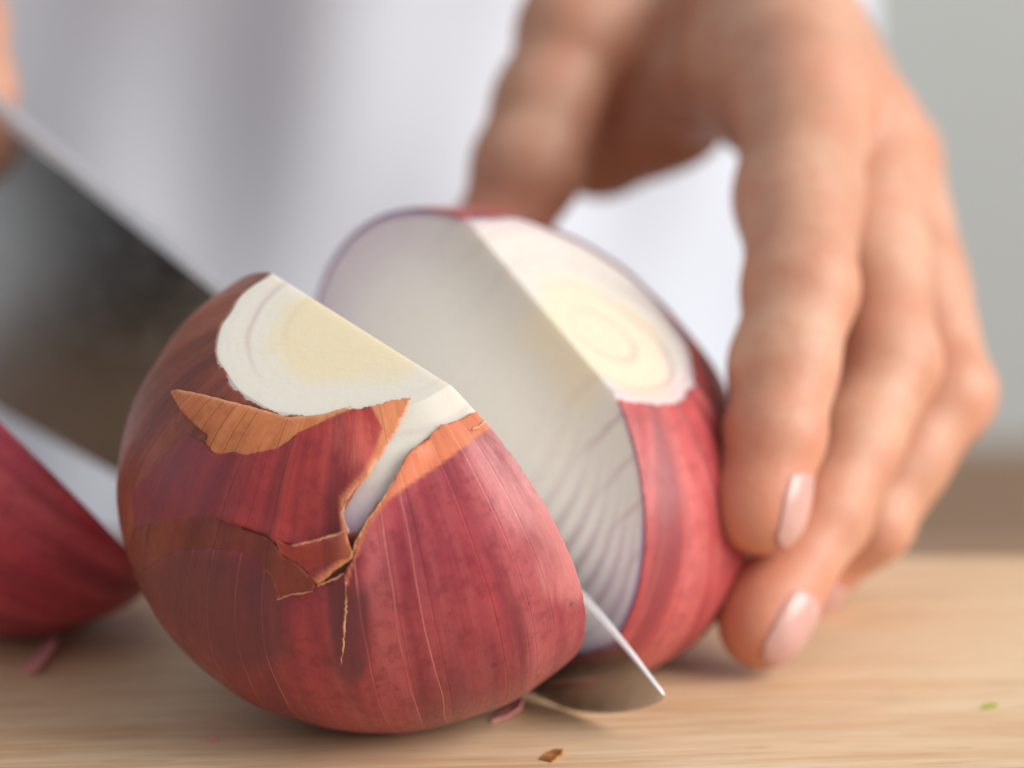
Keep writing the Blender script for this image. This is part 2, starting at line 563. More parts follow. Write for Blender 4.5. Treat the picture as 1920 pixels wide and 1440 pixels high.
def solid_bulb(name, B, mat, parent, nu=200, nv=110, inset=0.02, planes=True, h=None):
    """closed solid: ellipsoid cut by the flat plane and by the knife plane"""
    U, V, T = B.grid(nu, nv)
    X, N = B.surf(U, V, -inset)
    org = parent_origin(parent)
    me = D.meshes.new(name)
    me.from_pydata([tuple(x * CM - org) for x in X], [], [tuple(int(i) for i in t) for t in T])
    bm = bmesh.new()
    bm.from_mesh(me)
    bmesh.ops.remove_doubles(bm, verts=bm.verts, dist=1e-6)
    cuts = [(B.C + B.n * B.o, B.n)]
    if h is not None: cuts.append((B.C + B.b * h, B.b))
    for co, no in cuts:
        r = bmesh.ops.bisect_plane(bm, geom=bm.verts[:] + bm.edges[:] + bm.faces[:], dist=1e-7,
                                   plane_co=Vector(co * CM - org), plane_no=Vector(no), clear_outer=True)
        ed = [e for e in r['geom_cut'] if isinstance(e, bmesh.types.BMEdge)]
        f = bmesh.ops.edgeloop_fill(bm, edges=ed)['faces']
        for q in f: q.smooth = False
    for fc in bm.faces:
        fc.smooth = len(fc.verts) <= 5
    for e in bm.edges:
        if len(e.link_faces) == 2 and any(len(f.verts) > 5 for f in e.link_faces): e.smooth = False
    big = [f for f in bm.faces if len(f.verts) > 5]
    bmesh.ops.recalc_face_normals(bm, faces=bm.faces[:])
    bevel_edges = [e for e in bm.edges if len(e.link_faces) == 2 and sum(len(f.verts) > 5 for f in e.link_faces) == 2]
    if bevel_edges:
        bmesh.ops.bevel(bm, geom=bevel_edges, offset=0.035 * CM, segments=3, affect='EDGES', profile=0.5)
    bm.to_mesh(me)
    bm.free()
    me.materials.append(mat)
    o = D.objects.new(name, me)
    COL.objects.link(o)
    o.parent = parent
    return o


def shell(name, B, mat, parent, field, lift, edge=None, blotch=None, brown=None, pale=None, res=(420, 230), vr=(0.0, math.pi), thick=0.007, flatcut=None, ragged=2.0, rs=3.0):
    """papery shell over bulb B where field(pixels, front) > 0; lift(pixels, field) in cm"""
    U, V, T = B.grid(res[0], res[1], vr[0], vr[1])
    X0, N = B.surf(U, V)
    px = project(X0)
    front = (N * (CAM - X0)).sum(1) > 0
    nz = fnoise(X0, rs, B.seed + len(name)) + 0.5 * fnoise(X0, rs * 4, B.seed)
    f = field(px, front) + nz * ragged
    L = lift(px, f)
    # knife plane and flat plane as further fields, in pixels (about 112 px per cm)
    fc = (B.o - 0.012 - (X0 - B.C) @ B.n) * 112 + nz * min(ragged, 2.0) * 0.6
    ff = ((flatcut if flatcut is not None else 1e3) - (X0 - B.C) @ B.b) * 112
    g = np.minimum(np.minimum(f, fc), ff + nz * min(ragged, 2.0))
    X, N = B.surf(U, V, L)
    E = edge(px, f) if edge else np.zeros(len(X))
    Bl = blotch(px, f) if blotch else np.zeros(len(X))
    Br = brown(px, f) if brown else np.zeros(len(X))
    Pa = pale(px, f) if pale else np.zeros(len(X))
    X, T2, ex = clip(X, T, g, [U / (2 * math.pi), V / math.pi, E, Bl, Br, Pa])
    # keep seam clean
    o = mesh_obj(name, X, T2, mat, parent, True, np.stack([ex[0], ex[1]], -1), {'edge': ex[2], 'blotch': ex[3], 'brown': ex[4], 'pale': ex[5]})
    sol = o.modifiers.new('thickness', 'SOLIDIFY')
    sol.thickness = thick * CM
    sol.offset = -1
    return o


FB = Bulb((-2.096, 45.0972, 4.0066), (-0.1136, -0.4857, 0.8667), (0.7146, 0.5346, 0.4512), 4.505, 3.816, 0.188, 3.31, 1)
_k = 1.012
RB = Bulb(CAM + (np.array((-0.0225, 47.8401, 3.9887)) - CAM) * _k, (0.5499, -0.3712, 0.7482), (-0.6392, -0.7463, 0.186), 4.81 * _k, 3.24 * _k, 1.1365 * _k, 2.8407 * _k, 2, (0.4834, -0.3067, 0.8199))

# ---- front half
fo = empty('onion_half', (FB.C[0], FB.C[1], 0))
tag(fo, 'front half of red onion with torn papery skin, leaning against the knife', 'onion half', 'halves of the onion being cut')
Of = parent_origin(fo) / CM
solid_bulb('flesh', FB, mat_flesh('onion_flesh_front', FB.C, FB.a, FB.n, FB.Re, FB.Ra, FB.h, Of, 0.95, 1.2), fo, h=FB.h)

WEDGE = [(790, 640), (960, 760), (905, 772), (833, 797), (762, 852), (736, 908), (700, 955), (668, 1000), (650, 1000), (640, 965), (688, 890), (742, 802), (765, 745), (760, 700)]
shell('base_skin', FB, M_skin_base, fo,
      lambda p, fr: np.where(fr, -poly_sdf(p, WEDGE), 60.0),
      lambda p, f: np.full(len(p), 0.01),
      edge=lambda p, f: 0.7 * smooth01(1 - f / 14),
      blotch=lambda p, f: 0.9 * smooth01(poly_sdf(p, [(262, 1085), (330, 1035), (440, 1040), (515, 1075), (535, 1130), (530, 1230), (450, 1270), (340, 1190)]) / 40 + 0.3),
      flatcut=FB.h, ragged=2.5, rs=4)

MID = [(352, 812), (395, 838), (470, 853), (522, 842), (562, 812), (640, 776), (702, 746), (772, 688), (788, 700), (775, 740), (745, 802), (692, 892), (648, 940), (640, 962), (655, 1010), (664, 1042), (600, 1092), (586, 1082), (556, 1048), (560, 1022), (514, 1016), (505, 1000), (405, 972), (380, 990), (330, 1004), (262, 1012), (246, 930), (292, 868)]
ORL = [(560, 800), (640, 768), (705, 742), (780, 688)]
ORR = [(788, 695), (775, 740), (745, 802), (692, 892), (650, 940), (655, 1010), (664, 1042), (600, 1092)]
shell('middle_skin', FB, M_skin_mid, fo,
      lambda p, fr: np.where(fr, poly_sdf(p, MID), -60.0),
      lambda p, f: 0.030 + 0.09 * smooth01(1 - line_dist(p, ORR[3:]) / 45) + 0.06 * smooth01(1 - line_dist(p, [(440, 980), (508, 1002), (556, 1030)]) / 35) - 0.012 * smooth01(1 - line_dist(p, [(352, 812), (292, 868), (248, 930), (262, 1012), (330, 1004), (380, 990)]) / 60),
      edge=lambda p, f: np.maximum(smooth01((16 + 30 * smooth01((p[:, 0] - 690) / 60) - line_dist(p, ORR)) / 10), np.maximum(smooth01(1.3 - line_dist(p, ORL) / 8), smooth01((p[:, 0] + 0.5 * (800 - p[:, 1]) - 712) / 6) * (p[:, 1] < 815))),
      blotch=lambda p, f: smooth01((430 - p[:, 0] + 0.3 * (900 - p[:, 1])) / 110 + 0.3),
      pale=lambda p, f: 0.6 * smooth01(1.2 - np.hypot((p[:, 0] - 670) / 90, (p[:, 1] - 830) / 80)),
      flatcut=FB.h + 0.06, ragged=2.5, rs=5)

FLAP = [(336, 744), (352, 741), (395, 748), (470, 764), (545, 783), (605, 778), (660, 762), (640, 790), (562, 826), (520, 862), (470, 868), (405, 850), (388, 832), (398, 820), (372, 798), (354, 775)]
shell('orange_flap', FB, M_flap, fo,
      lambda p, fr: np.where(fr, poly_sdf(p, FLAP), -60.0),
      lambda p, f: 0.022 + 0.20 * smooth01((520 - p[:, 0]) / 200) * smooth01((870 - p[:, 1]) / 110),
      edge=lambda p, f: smooth01(1.1 - line_dist(p, FLAP[1:7]) / 7),
      flatcut=FB.h + 0.14, ragged=1.2, rs=5)

LOBE = [(252, 992), (330, 968), (405, 970), (450, 985), (512, 1012), (530, 1040), (556, 1052), (592, 1092), (588, 1108), (548, 1112), (522, 1120), (512, 1080), (480, 1050), (420, 1032), (330, 1040), (262, 1082), (240, 1040)]
shell('brown_lobe', FB, M_skin_lobe, fo,
      lambda p, fr: np.where(fr, poly_sdf(p, LOBE), -60.0),
      lambda p, f: 0.024 + 0.05 * smooth01((p[:, 0] - 480) / 90),
      edge=lambda p, f: 0.06 + 0.35 * smooth01(1 - f / 4) * smooth01((p[:, 0] - 450) / 60), ragged=3, rs=5)

TORN = [(514, 1004), (548, 1020), (590, 1014), (628, 1004), (652, 992), (664, 1038), (640, 1062), (602, 1092), (588, 1084), (556, 1050), (530, 1036)]
shell('torn_piece', FB, M_skin_mid, fo,
      lambda p, fr: np.where(fr, poly_sdf(p, TORN), -60.0),
      lambda p, f: 0.05 + 0.17 * smooth01((1070 - p[:, 1]) / 60) * smooth01((p[:, 0] - 500) / 60),
      edge=lambda p, f: 0.05 + 0.5 * smooth01((p[:, 0] - 622) / 40) + 0.3 * smooth01(1 - f / 4), ragged=2.5, rs=6)

OUT = [(1300, 560), (1300, 1700), (100, 1700), (100, 1075), (262, 1072), (330, 1030), (430, 1028), (500, 1050), (560, 1082), (600, 1096), (646, 1076), (662, 1050), (668, 1020), (690, 978), (722, 935), (738, 905), (764, 852), (800, 826), (826, 796), (840, 797), (895, 772), (960, 745)]
SLIT = [(649, 1070), (653, 1070), (652, 1120), (650, 1160), (645, 1212), (642, 1240), (641, 1240), (643, 1200), (647, 1160), (649.5, 1120)]
OB = [(905, 806), (826, 871), (760, 915), (724, 942), (690, 990), (668, 1060)]
EDG = [(640, 1240), (648, 1150), (652, 1088), (662, 1050), (690, 978), (738, 905), (764, 852), (826, 796), (895, 772)]
def OBF(p):
    """positive in the thin orange strip above the line OB"""
    return poly_sdf(p, [(895, 760), (1000, 760), (905, 812), (826, 871), (760, 915), (724, 942), (690, 990), (672, 1040), (655, 1050), (690, 960), (735, 900), (760, 845), (820, 790)])


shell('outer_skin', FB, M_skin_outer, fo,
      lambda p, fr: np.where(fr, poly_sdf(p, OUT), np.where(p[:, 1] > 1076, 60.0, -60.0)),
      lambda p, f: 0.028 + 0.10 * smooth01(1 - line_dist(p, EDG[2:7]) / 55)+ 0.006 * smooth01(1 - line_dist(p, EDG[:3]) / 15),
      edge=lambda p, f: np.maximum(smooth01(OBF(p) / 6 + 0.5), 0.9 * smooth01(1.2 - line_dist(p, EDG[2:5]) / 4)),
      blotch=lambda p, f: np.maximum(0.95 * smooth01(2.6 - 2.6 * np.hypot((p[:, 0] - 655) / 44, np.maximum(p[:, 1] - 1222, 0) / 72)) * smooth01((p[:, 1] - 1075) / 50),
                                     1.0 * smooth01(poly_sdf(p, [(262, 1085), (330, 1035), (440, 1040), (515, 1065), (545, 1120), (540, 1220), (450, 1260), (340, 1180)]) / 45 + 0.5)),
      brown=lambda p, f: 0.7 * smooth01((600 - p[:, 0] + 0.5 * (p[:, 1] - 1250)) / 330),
      pale=lambda p, f: 0.75 * smooth01(1.3 - line_dist(p, [(925, 830), (985, 925), (1030, 1000), (1060, 1080)]) / 75),  # pale flaky skin by the cut rim, with the window's sheen painted in
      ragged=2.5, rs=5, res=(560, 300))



def surf_hit(B, x, y, lift):
    """point of the bulb under a picture point, raised by lift, and its normal"""
    r = ray(x, y)
    A = np.eye(3) / B.Re ** 2 + np.outer(B.a, B.a) * (1 / B.Ra ** 2 - 1 / B.Re ** 2)
    w = CAM - B.C
    qa, qb, qc = r @ A @ r, w @ A @ r, w @ A @ w - 1
    t = (-qb - math.sqrt(max(qb * qb - qa * qc, 0))) / qa
    X = CAM + t * r
    n_ = unit(A @ (X - B.C))
    return X + n_ * lift, n_


M_fibre = mat_plain('torn_skin_edge', S(236, 168, 132), 0.5, var=0.25, scale=400)


def torn_edge(line, lift, width, seed):
    """thin frayed rim of torn skin: an irregular ribbon standing on the bulb"""
    rr = random.Random(seed)
    pts = []
    for (x0, y0), (x1, y1) in zip(line[:-1], line[1:]):
        k = max(2, int(math.hypot(x1 - x0, y1 - y0) / 5))
        for i in range(k):
            pts.append((x0 + (x1 - x0) * i / k + rr.uniform(-1.2, 1.2), y0 + (y1 - y0) * i / k + rr.uniform(-1, 1)))
    pts.append(line[-1])
    V, Fc = [], []
    n = len(pts)
    for i, (x, y) in enumerate(pts):
        a0, a1 = pts[max(0, i - 1)], pts[min(n - 1, i + 1)]
        dx, dy = a1[0] - a0[0], a1[1] - a0[1]
        l = math.hypot(dx, dy) + 1e-6
        w = width * rr.uniform(0.35, 1.0) * min(1.0, 4 * (1 - i / n) + 0.15)
        L = lift(i / n) if callable(lift) else lift
        for sgn, up_ in ((-0.5, 0.0), (0.0, 0.012 + 0.01 * rr.random()), (0.5, 0.0)):
            V.append(surf_hit(FB, x - dy / l * w * sgn, y + dx / l * w * sgn, L + up_)[0])
    for i in range(n - 1):
        for k in range(2):
            Fc.append((i * 3 + k, i * 3 + k + 1, i * 3 + k + 4, i * 3 + k + 3))
    return mesh_obj('torn_edge', V, Fc, M_fibre, fo)


torn_edge([(651, 1086), (650, 1120), (649, 1150), (646, 1180), (644, 1215), (640, 1243)], lambda t: 0.045 + 0.08 * max(0.0, 1 - t * 4), 4.5, 1)
torn_edge([(598, 1095), (622, 1086), (650, 1072)], lambda t: 0.09, 5.0, 2)
torn_edge([(560, 1020), (592, 1013), (628, 1003), (650, 994)], lambda t: 0.24, 4.0, 3)
torn_edge([(660, 1046), (668, 1018), (690, 976), (722, 934), (738, 903)], lambda t: 0.14, 4.5, 4)
torn_edge([(524, 1120), (548, 1112), (566, 1110), (588, 1106)], lambda t: 0.085, 3.0, 5)
torn_edge([(884, 806), (897, 802), (908, 790)], 0.04, 6.0, 6)
torn_edge([(656, 1000), (644, 962), (650, 942), (668, 916)], lambda t: 0.14, 5.0, 7)

# ---- rear half
ro = empty('onion_half', (RB.C[0], RB.C[1], 0))
tag(ro, 'rear half of red onion held by the fingers, pale cut face showing', 'onion half', 'halves of the onion being cut')
Or = parent_origin(ro) / CM
solid_bulb('flesh', RB, mat_flesh('onion_flesh_rear', RB.C, RB.a, RB.n, RB.Re, RB.Ra, RB.h, Or, 0.3, 0.8, 0.9, S(218, 212, 200)), ro, h=RB.h)

shell('outer_skin', RB, M_skin_rear, ro,
      lambda p, fr: np.full(len(p), 50.0),
      lambda p, f: np.full(len(p), 0.025),
      edge=lambda p, f: 0.8 * smooth01(1 - np.abs(line_dist(p, [(1165, 752), (1230, 735), (1290, 690), (1300, 640)])) / 22),
      flatcut=RB.h - 0.03, ragged=3, rs=4)


# ------------------------------------------------------------------ chef's knife standing in the cut
KN = unit([0.72398143, 0.68953837, 0.01969078])
KO = 31.56


def on_blade(x, y):
    r = ray(x, y)
    return CAM + r * ((KO - CAM @ KN) / (r @ KN))


k_tip = on_blade(1247, 1306)
k_s = unit(on_blade(0, 190) - on_blade(1050, 1074))
k_s = unit(k_s - (k_s @ KN) * KN)
k_t = unit(np.cross(KN, k_s))
if k_t[2] < 0: k_t = -k_t


def st(x, y):
    v = on_blade(x, y) - k_tip
    return v @ k_s, v @ k_t


def kpt(s_, t_, n_=0.0):
    return k_tip + s_ * k_s + t_ * k_t + n_ * KN


spine = sorted([st(*p) for p in [(1247, 1306), (1238, 1292), (1215, 1262), (1180, 1216), (1140, 1166), (1100, 1119), (1050, 1074), (800, 853), (410, 525), (0, 190)]] + [(0.0, 0.0)])
edge = sorted([st(*p) for p in [(1244, 1312), (1225, 1322), (1190, 1332), (1150, 1337), (1110, 1337), (1060, 1331), (900, 1252), (210, 885), (0, 770)]] + [(0.0, 0.0)])
HEEL = 23.0
ss = np.concatenate([np.linspace(0, 1, 14) ** 1.6 * 2.5, np.linspace(2.5, HEEL, 46)[1:]])
top = np.interp(ss, [q[0] for q in spine], [q[1] for q in spine])
slope = (spine[-1][1] - spine[-2][1]) / (spine[-1][0] - spine[-2][0])
top = np.where(ss > spine[-1][0], spine[-1][1] + slope * (ss - spine[-1][0]), top)
bot = np.interp(ss, [q[0] for q in edge], [q[1] for q in edge])
# keep the edge just above the board
for i, s_ in enumerate(ss):
    z = kpt(s_, bot[i])[2]
    if z < 0.015: bot[i] += (0.015 - z) / k_t[2]
top = np.maximum(top, bot + 0.004)
ko = empty('chef_knife', kpt(10, 0) * np.array([1, 1, 0]))
tag(ko, 'steel chef knife slicing down between the two onion halves', 'knife')
rows = [0.0, 0.03, 0.05, 0.3, 0.6, 0.9, 0.965, 1.0]
halft = [0.13, 0.19, 0.185, 0.13, 0.08, 0.04, 0.022, 0.003]
BV, BF = [], []
for i, s_ in enumerate(ss):
    taper = 0.24 + 0.76 * min(1.0, s_ / 10.0)
    for side in (-1, 1):
        for r_, ht in zip(rows, halft):
            t_ = top[i] + (bot[i] - top[i]) * r_
            w = min(ht * taper, 0.12 * (top[i] - bot[i]) + 0.002)
            BV.append(kpt(s_, t_, side * w))
nr = len(rows)
for i in range(len(ss) - 1):
    a_, b_ = i * 2 * nr, (i + 1) * 2 * nr
    for r_ in range(nr - 1):
        BF.append((a_ + r_, a_ + r_ + 1, b_ + r_ + 1, b_ + r_))
        BF.append((a_ + nr + r_, b_ + nr + r_, b_ + nr + r_ + 1, a_ + nr + r_ + 1))
    BF.append((a_, b_, b_ + nr, a_ + nr))
    BF.append((a_ + nr - 1, a_ + 2 * nr - 1, b_ + 2 * nr - 1, b_ + nr - 1))
for e0 in (0, (len(ss) - 1) * 2 * nr):
    for r_ in range(nr - 1):
        BF.append((e0 + r_, e0 + nr + r_, e0 + nr + r_ + 1, e0 + r_ + 1))
M_spine = mat_plain('spine_satin', (0.78, 0.78, 0.79), 0.5, 1.0, var=0.05, scale=300)
bl = mesh_obj('blade', BV, BF, M_blade, ko)
bl.data.materials.append(M_spine)
for i_, f_ in enumerate(BF):
    if all((q % nr) <= 1 for q in f_): bl.data.polygons[i_].material_index = 1
bm = bmesh.new(); bm.from_mesh(bl.data)
bmesh.ops.recalc_face_normals(bm, faces=bm.faces[:])
for e in bm.edges:
    if len(e.link_faces) == 2 and e.calc_face_angle(0) > 0.35: e.smooth = False
bm.to_mesh(bl.data); bm.free()


def tube_sections(name, secs, mat, parent, seg=20, power=2.6):
    """secs: (s, t, half_height, half_width) in the knife frame"""
    V, Fc = [], []
    for (s_, t_, hh, hw) in secs:
        for k in range(seg):
            an = 2 * math.pi * k / seg
            c_, q_ = math.cos(an), math.sin(an)
            V.append(kpt(s_, t_ + hh * math.copysign(abs(q_) ** (2 / power), q_), hw * math.copysign(abs(c_) ** (2 / power), c_)))
    for i in range(len(secs) - 1):
        for k in range(seg):
            Fc.append((i * seg + k, i * seg + (k + 1) % seg, (i + 1) * seg + (k + 1) % seg, (i + 1) * seg + k))
    Fc.append(tuple(range(seg))[::-1])
    Fc.append(tuple((len(secs) - 1) * seg + k for k in range(seg)))
    return mesh_obj(name, V, Fc, mat, parent)


ht0 = top[-1] - 1.25
tube_sections('bolster', [(22.6, ht0 + 0.1, 1.12, 0.16), (23.2, ht0, 1.2, 0.5), (23.8, ht0, 1.18, 0.75), (24.2, ht0, 1.18, 0.78)], M_rivet, ko)
hd = tube_sections('handle', [(24.21, ht0, 1.15, 0.80), (26.1, ht0, 1.2, 0.9), (28.6, ht0, 1.3, 0.95), (31.6, ht0, 1.2, 0.92), (34.1, ht0 - 0.1, 1.3, 0.95), (35.2, ht0 - 0.25, 1.35, 0.9), (35.7, ht0 - 0.3, 1.0, 0.6)], M_handle, ko)
for s_ in (25.8, 29.0, 32.2):
    for side in (-1, 1):
        V, Fc = [], []
        for rad, dn in ((0.32, 0.80), (0.32, 0.955), (0.24, 0.985)):
            for k in range(14):
                an = 2 * math.pi * k / 14
                V.append(kpt(s_ + rad * math.cos(an), ht0 + rad * math.sin(an), side * dn))
        for i in range(2):
            for k in range(14):
                Fc.append((i * 14 + k, i * 14 + (k + 1) % 14, (i + 1) * 14 + (k + 1) % 14, (i + 1) * 14 + k))
        Fc.append(tuple(28 + k for k in range(14)))
        mesh_obj('rivet', V, Fc, M_rivet, hd, smooth=False)


# ------------------------------------------------------------------ hands as one smooth surface each (distance field -> surface nets)
def rcone(X, A, B, ra, rb):
    A, B = np.asarray(A), np.asarray(B)
    ab = B - A
    w = np.clip(((X - A) @ ab) / (ab @ ab), 0, 1)
    return np.linalg.norm(X - A - w[:, None] * ab, axis=1) - (ra + (rb - ra) * w)


def smin(a, b, k):
    h = np.clip(0.5 + 0.5 * (b - a) / k, 0, 1)
    return b + (a - b) * h - k * h * (1 - h)


def surface_nets(f, lo, hi, res):
    n = [int(math.ceil((hi[i] - lo[i]) / res)) + 1 for i in range(3)]
    ax = [lo[i] + np.arange(n[i]) * res for i in range(3)]
    st_ = 4
    nc = [(k + st_ - 1) // st_ + 1 for k in n]
    cx = [lo[i] + np.arange(nc[i]) * res * st_ for i in range(3)]
    G3 = np.stack(np.meshgrid(*cx, indexing='ij'), -1).reshape(-1, 3)
    cv = f(G3).reshape(nc)
    near = np.abs(cv) < res * st_ * 2.2
    full = np.repeat(np.repeat(np.repeat(cv, st_, 0), st_, 1), st_, 2)
    nf = np.repeat(np.repeat(np.repeat(near, st_, 0), st_, 1), st_, 2)
    h_ = st_ // 2
    vals = full[h_:h_ + n[0], h_:h_ + n[1], h_:h_ + n[2]].astype(np.float32).copy()
    msk = nf[h_:h_ + n[0], h_:h_ + n[1], h_:h_ + n[2]]
    pts = np.argwhere(msk)
    vals[msk] = f(pts * res + np.array(lo))
    sg = vals < 0
    c = np.stack([sg[:-1, :-1, :-1], sg[1:, :-1, :-1], sg[:-1, 1:, :-1], sg[1:, 1:, :-1], sg[:-1, :-1, 1:], sg[1:, :-1, 1:], sg[:-1, 1:, 1:], sg[1:, 1:, 1:]])
    act = c.any(0) & ~c.all(0)
    ids = -np.ones(act.shape, int)
    cells = np.argwhere(act)
    ids[act] = np.arange(len(cells))
    acc = np.zeros((len(cells), 3)); cnt = np.zeros(len(cells))
    offs = [(a, b, d) for d in (0, 1) for b in (0, 1) for a in (0, 1)]
    for p in range(8):
        for q in range(p + 1, 8):
            o1, o2 = np.array(offs[p]), np.array(offs[q])
            if np.abs(o1 - o2).sum() != 1: continue
            v1 = vals[tuple((cells + o1).T)]; v2 = vals[tuple((cells + o2).T)]
            m = (v1 < 0) != (v2 < 0)
            w = np.where(m, v1 / np.where(m, v1 - v2, 1), 0)
            acc[m] += (o1 + (o2 - o1) * w[:, None])[m]
            cnt[m] += 1
    V = (cells + acc / cnt[:, None]) * res + np.array(lo)
    Fq = []
    for axis in range(3):
        e = [0, 0, 0]; e[axis] = 1
        u, w = [k for k in range(3) if k != axis]
        sl0 = [slice(0, n[k] - 1) if k == axis else slice(1, n[k] - 1) for k in range(3)]
        sl1 = [slice(1, n[k]) if k == axis else slice(1, n[k] - 1) for k in range(3)]
        A, B = sg[tuple(sl0)], sg[tuple(sl1)]
        for flip, msk in ((False, A & ~B), (True, ~A & B)):
            idx = np.argwhere(msk)
            if not len(idx): continue
            base = idx.copy(); base[:, u] += 1; base[:, w] += 1
            def cell(du, dw):
                q = base.copy(); q[:, u] += du; q[:, w] += dw
                return ids[tuple(q.T)]
            quad = np.stack([cell(-1, -1), cell(0, -1), cell(0, 0), cell(-1, 0)], -1)
            if flip != (axis == 1): quad = quad[:, ::-1]
            Fq.append(quad)
    Fq = np.concatenate(Fq)
    # pull the vertices onto the surface
    for _ in range(2):
        d0 = f(V); g = np.zeros_like(V)
        for k in range(3):
            e = np.zeros(3); e[k] = 0.02
            g[:, k] = (f(V + e) - f(V - e)) / 0.04
        g /= np.maximum(np.linalg.norm(g, axis=1), 1e-6)[:, None]
        V = V - np.clip(d0, -res, res)[:, None] * g * 0.8
    return V, Fq


def J(x, y, d, r):
    return (at(x, y, d), r)


INDEX = [J(1505, 185, 53.6, 1.32), J(1500, 540, 50.0, 0.99), J(1452, 815, 48.5, 0.83), J(1428, 960, 48.2, 0.71)]
MIDDLE = [J(1610, 245, 55.2, 1.2), J(1662, 680, 51.7, 0.95), J(1545, 965, 49.9, 0.80), J(1428, 1178, 48.7, 0.71)]
RING = [J(1655, 300, 57.0, 1.15), J(1776, 738, 53.4, 0.88), J(1630, 978, 52.3, 0.76), J(1488, 1108, 52.6, 0.66)]
PINKY = [J(1650, 370, 58.8, 1.0), J(1740, 690, 56.8, 0.80), J(1660, 900, 55.5, 0.68), J(1560, 980, 54.8, 0.60)]
THUMB = [J(1180, -110, 59.5, 1.5), J(1082, 60, 57.4, 1.10), J(990, 310, 56.4, 1.06), J(915, 500, 56.2, 0.88)]
WRIST = J(1300, -270, 61.0, 2.3)
ELBOW = (np.array([9.5, 76.0, 30.0]), 3.6)
FINGERS = [INDEX, MIDDLE, RING, PINKY]


PADDIR = unit(-RT - FW * 0.2)


def chain(X, ch, k=0.12):
    d = None
    for (A, ra), (B, rb) in zip(ch[:-1], ch[1:]):
        q = rcone(X, A, B, ra, rb)
        d = q if d is None else smin(d, q, k)
    for q, ((A, ra), (B, rb)) in enumerate(zip(ch[:-1], ch[1:])):
        ax = unit(B - A)
        pd = unit(PADDIR - (PADDIR @ ax) * ax)
        mm = A + (B - A) * (0.55 if q < 2 else 0.85)
        d = smin(d, np.linalg.norm(X - (mm + pd * 0.12), axis=1) - (ra + rb) / 2 * 0.95, 0.5)
        if q:
            for off, dep in ((-0.02, 0.012),):
                sl = (X - A) @ ax - off * ra
                d = d + dep * np.exp(-(sl / 0.07) ** 2) * np.exp(-(np.linalg.norm(X - A, axis=1) / (ra * 1.15)) ** 4)
    # knuckles stand out a little
    for (A, ra) in ch[1:-1]:
        d = smin(d, np.linalg.norm(X - A, axis=1) - ra * 1.02, 0.35)
    return d


def left_hand_field(X):
    f = None
    for ch in FINGERS:
        q = chain(X, ch)
        f = q if f is None else smin(f, q, 0.10)
    palm = None
    for ch, rw in zip(FINGERS, (1.5, 1.5, 1.4, 1.3)):
        A, r = ch[0]
        q = rcone(X, WRIST[0], A, rw, r * 1.0)
        palm = q if palm is None else smin(palm, q, 0.9)
    palm = smin(palm, rcone(X, WRIST[0], ELBOW[0], WRIST[1], ELBOW[1]), 1.2)
    palm = smin(palm, rcone(X, at(1125, 262, 59.6), at(1245, 195, 58.8), 1.30, 1.25), 0.6)
    palm = smin(palm, rcone(X, at(1245, 195, 58.8), at(1300, 40, 59.5), 1.3, 1.6), 0.8)
    palm = smin(palm, rcone(X, at(1330, 170, 57.2), at(1430, 120, 56.0), 1.05, 1.3), 0.6)
    palm = smin(palm, rcone(X, THUMB[1][0], at(1300, -20, 58.5), 1.1, 1.5), 0.8)
    palm = smin(palm, rcone(X, at(1390, 120, 55.6), at(1560, 330, 57.0), 1.2, 1.2), 0.7)
    th = chain(X, THUMB, 0.3)
    palm = smin(palm, rcone(X, THUMB[0][0], WRIST[0], 1.5, 1.9), 0.8)
    palm = smin(palm, th, 0.5)
    return smin(palm, f, 0.35)


lo = np.array([-2.5, 45.5, 0.0]); hi = np.array([13.5, 72.0, 25.0])
HV, HF = surface_nets(left_hand_field, lo, hi, 0.125)
po = empty('person', (0, 88, -50))
tag(po, 'person in a white shirt holding the onion and cutting it with a knife', 'person')
tips = np.array([ch[-1][0] for ch in FINGERS] + [THUMB[-1][0]])
fl = np.zeros(len(HV))
for tp in tips:
    fl = np.maximum(fl, 0.55 * smooth01(1.25 - np.linalg.norm(HV - tp, axis=1) / 2.2))
for ch in FINGERS:
    fl = np.maximum(fl, 0.35 * smooth01(1.2 - np.linalg.norm(HV - ch[0][0], axis=1) / 1.8))
    for (A, r) in ch[1:-1]:
        fl = np.maximum(fl, 0.3 * smooth01(1.3 - np.linalg.norm(HV - A, axis=1) / 1.3))
hand = mesh_obj('hand', HV, HF, M_hand, po, attrs={'flush': fl})
hand['label'] = 'hand gripping the rear onion half'


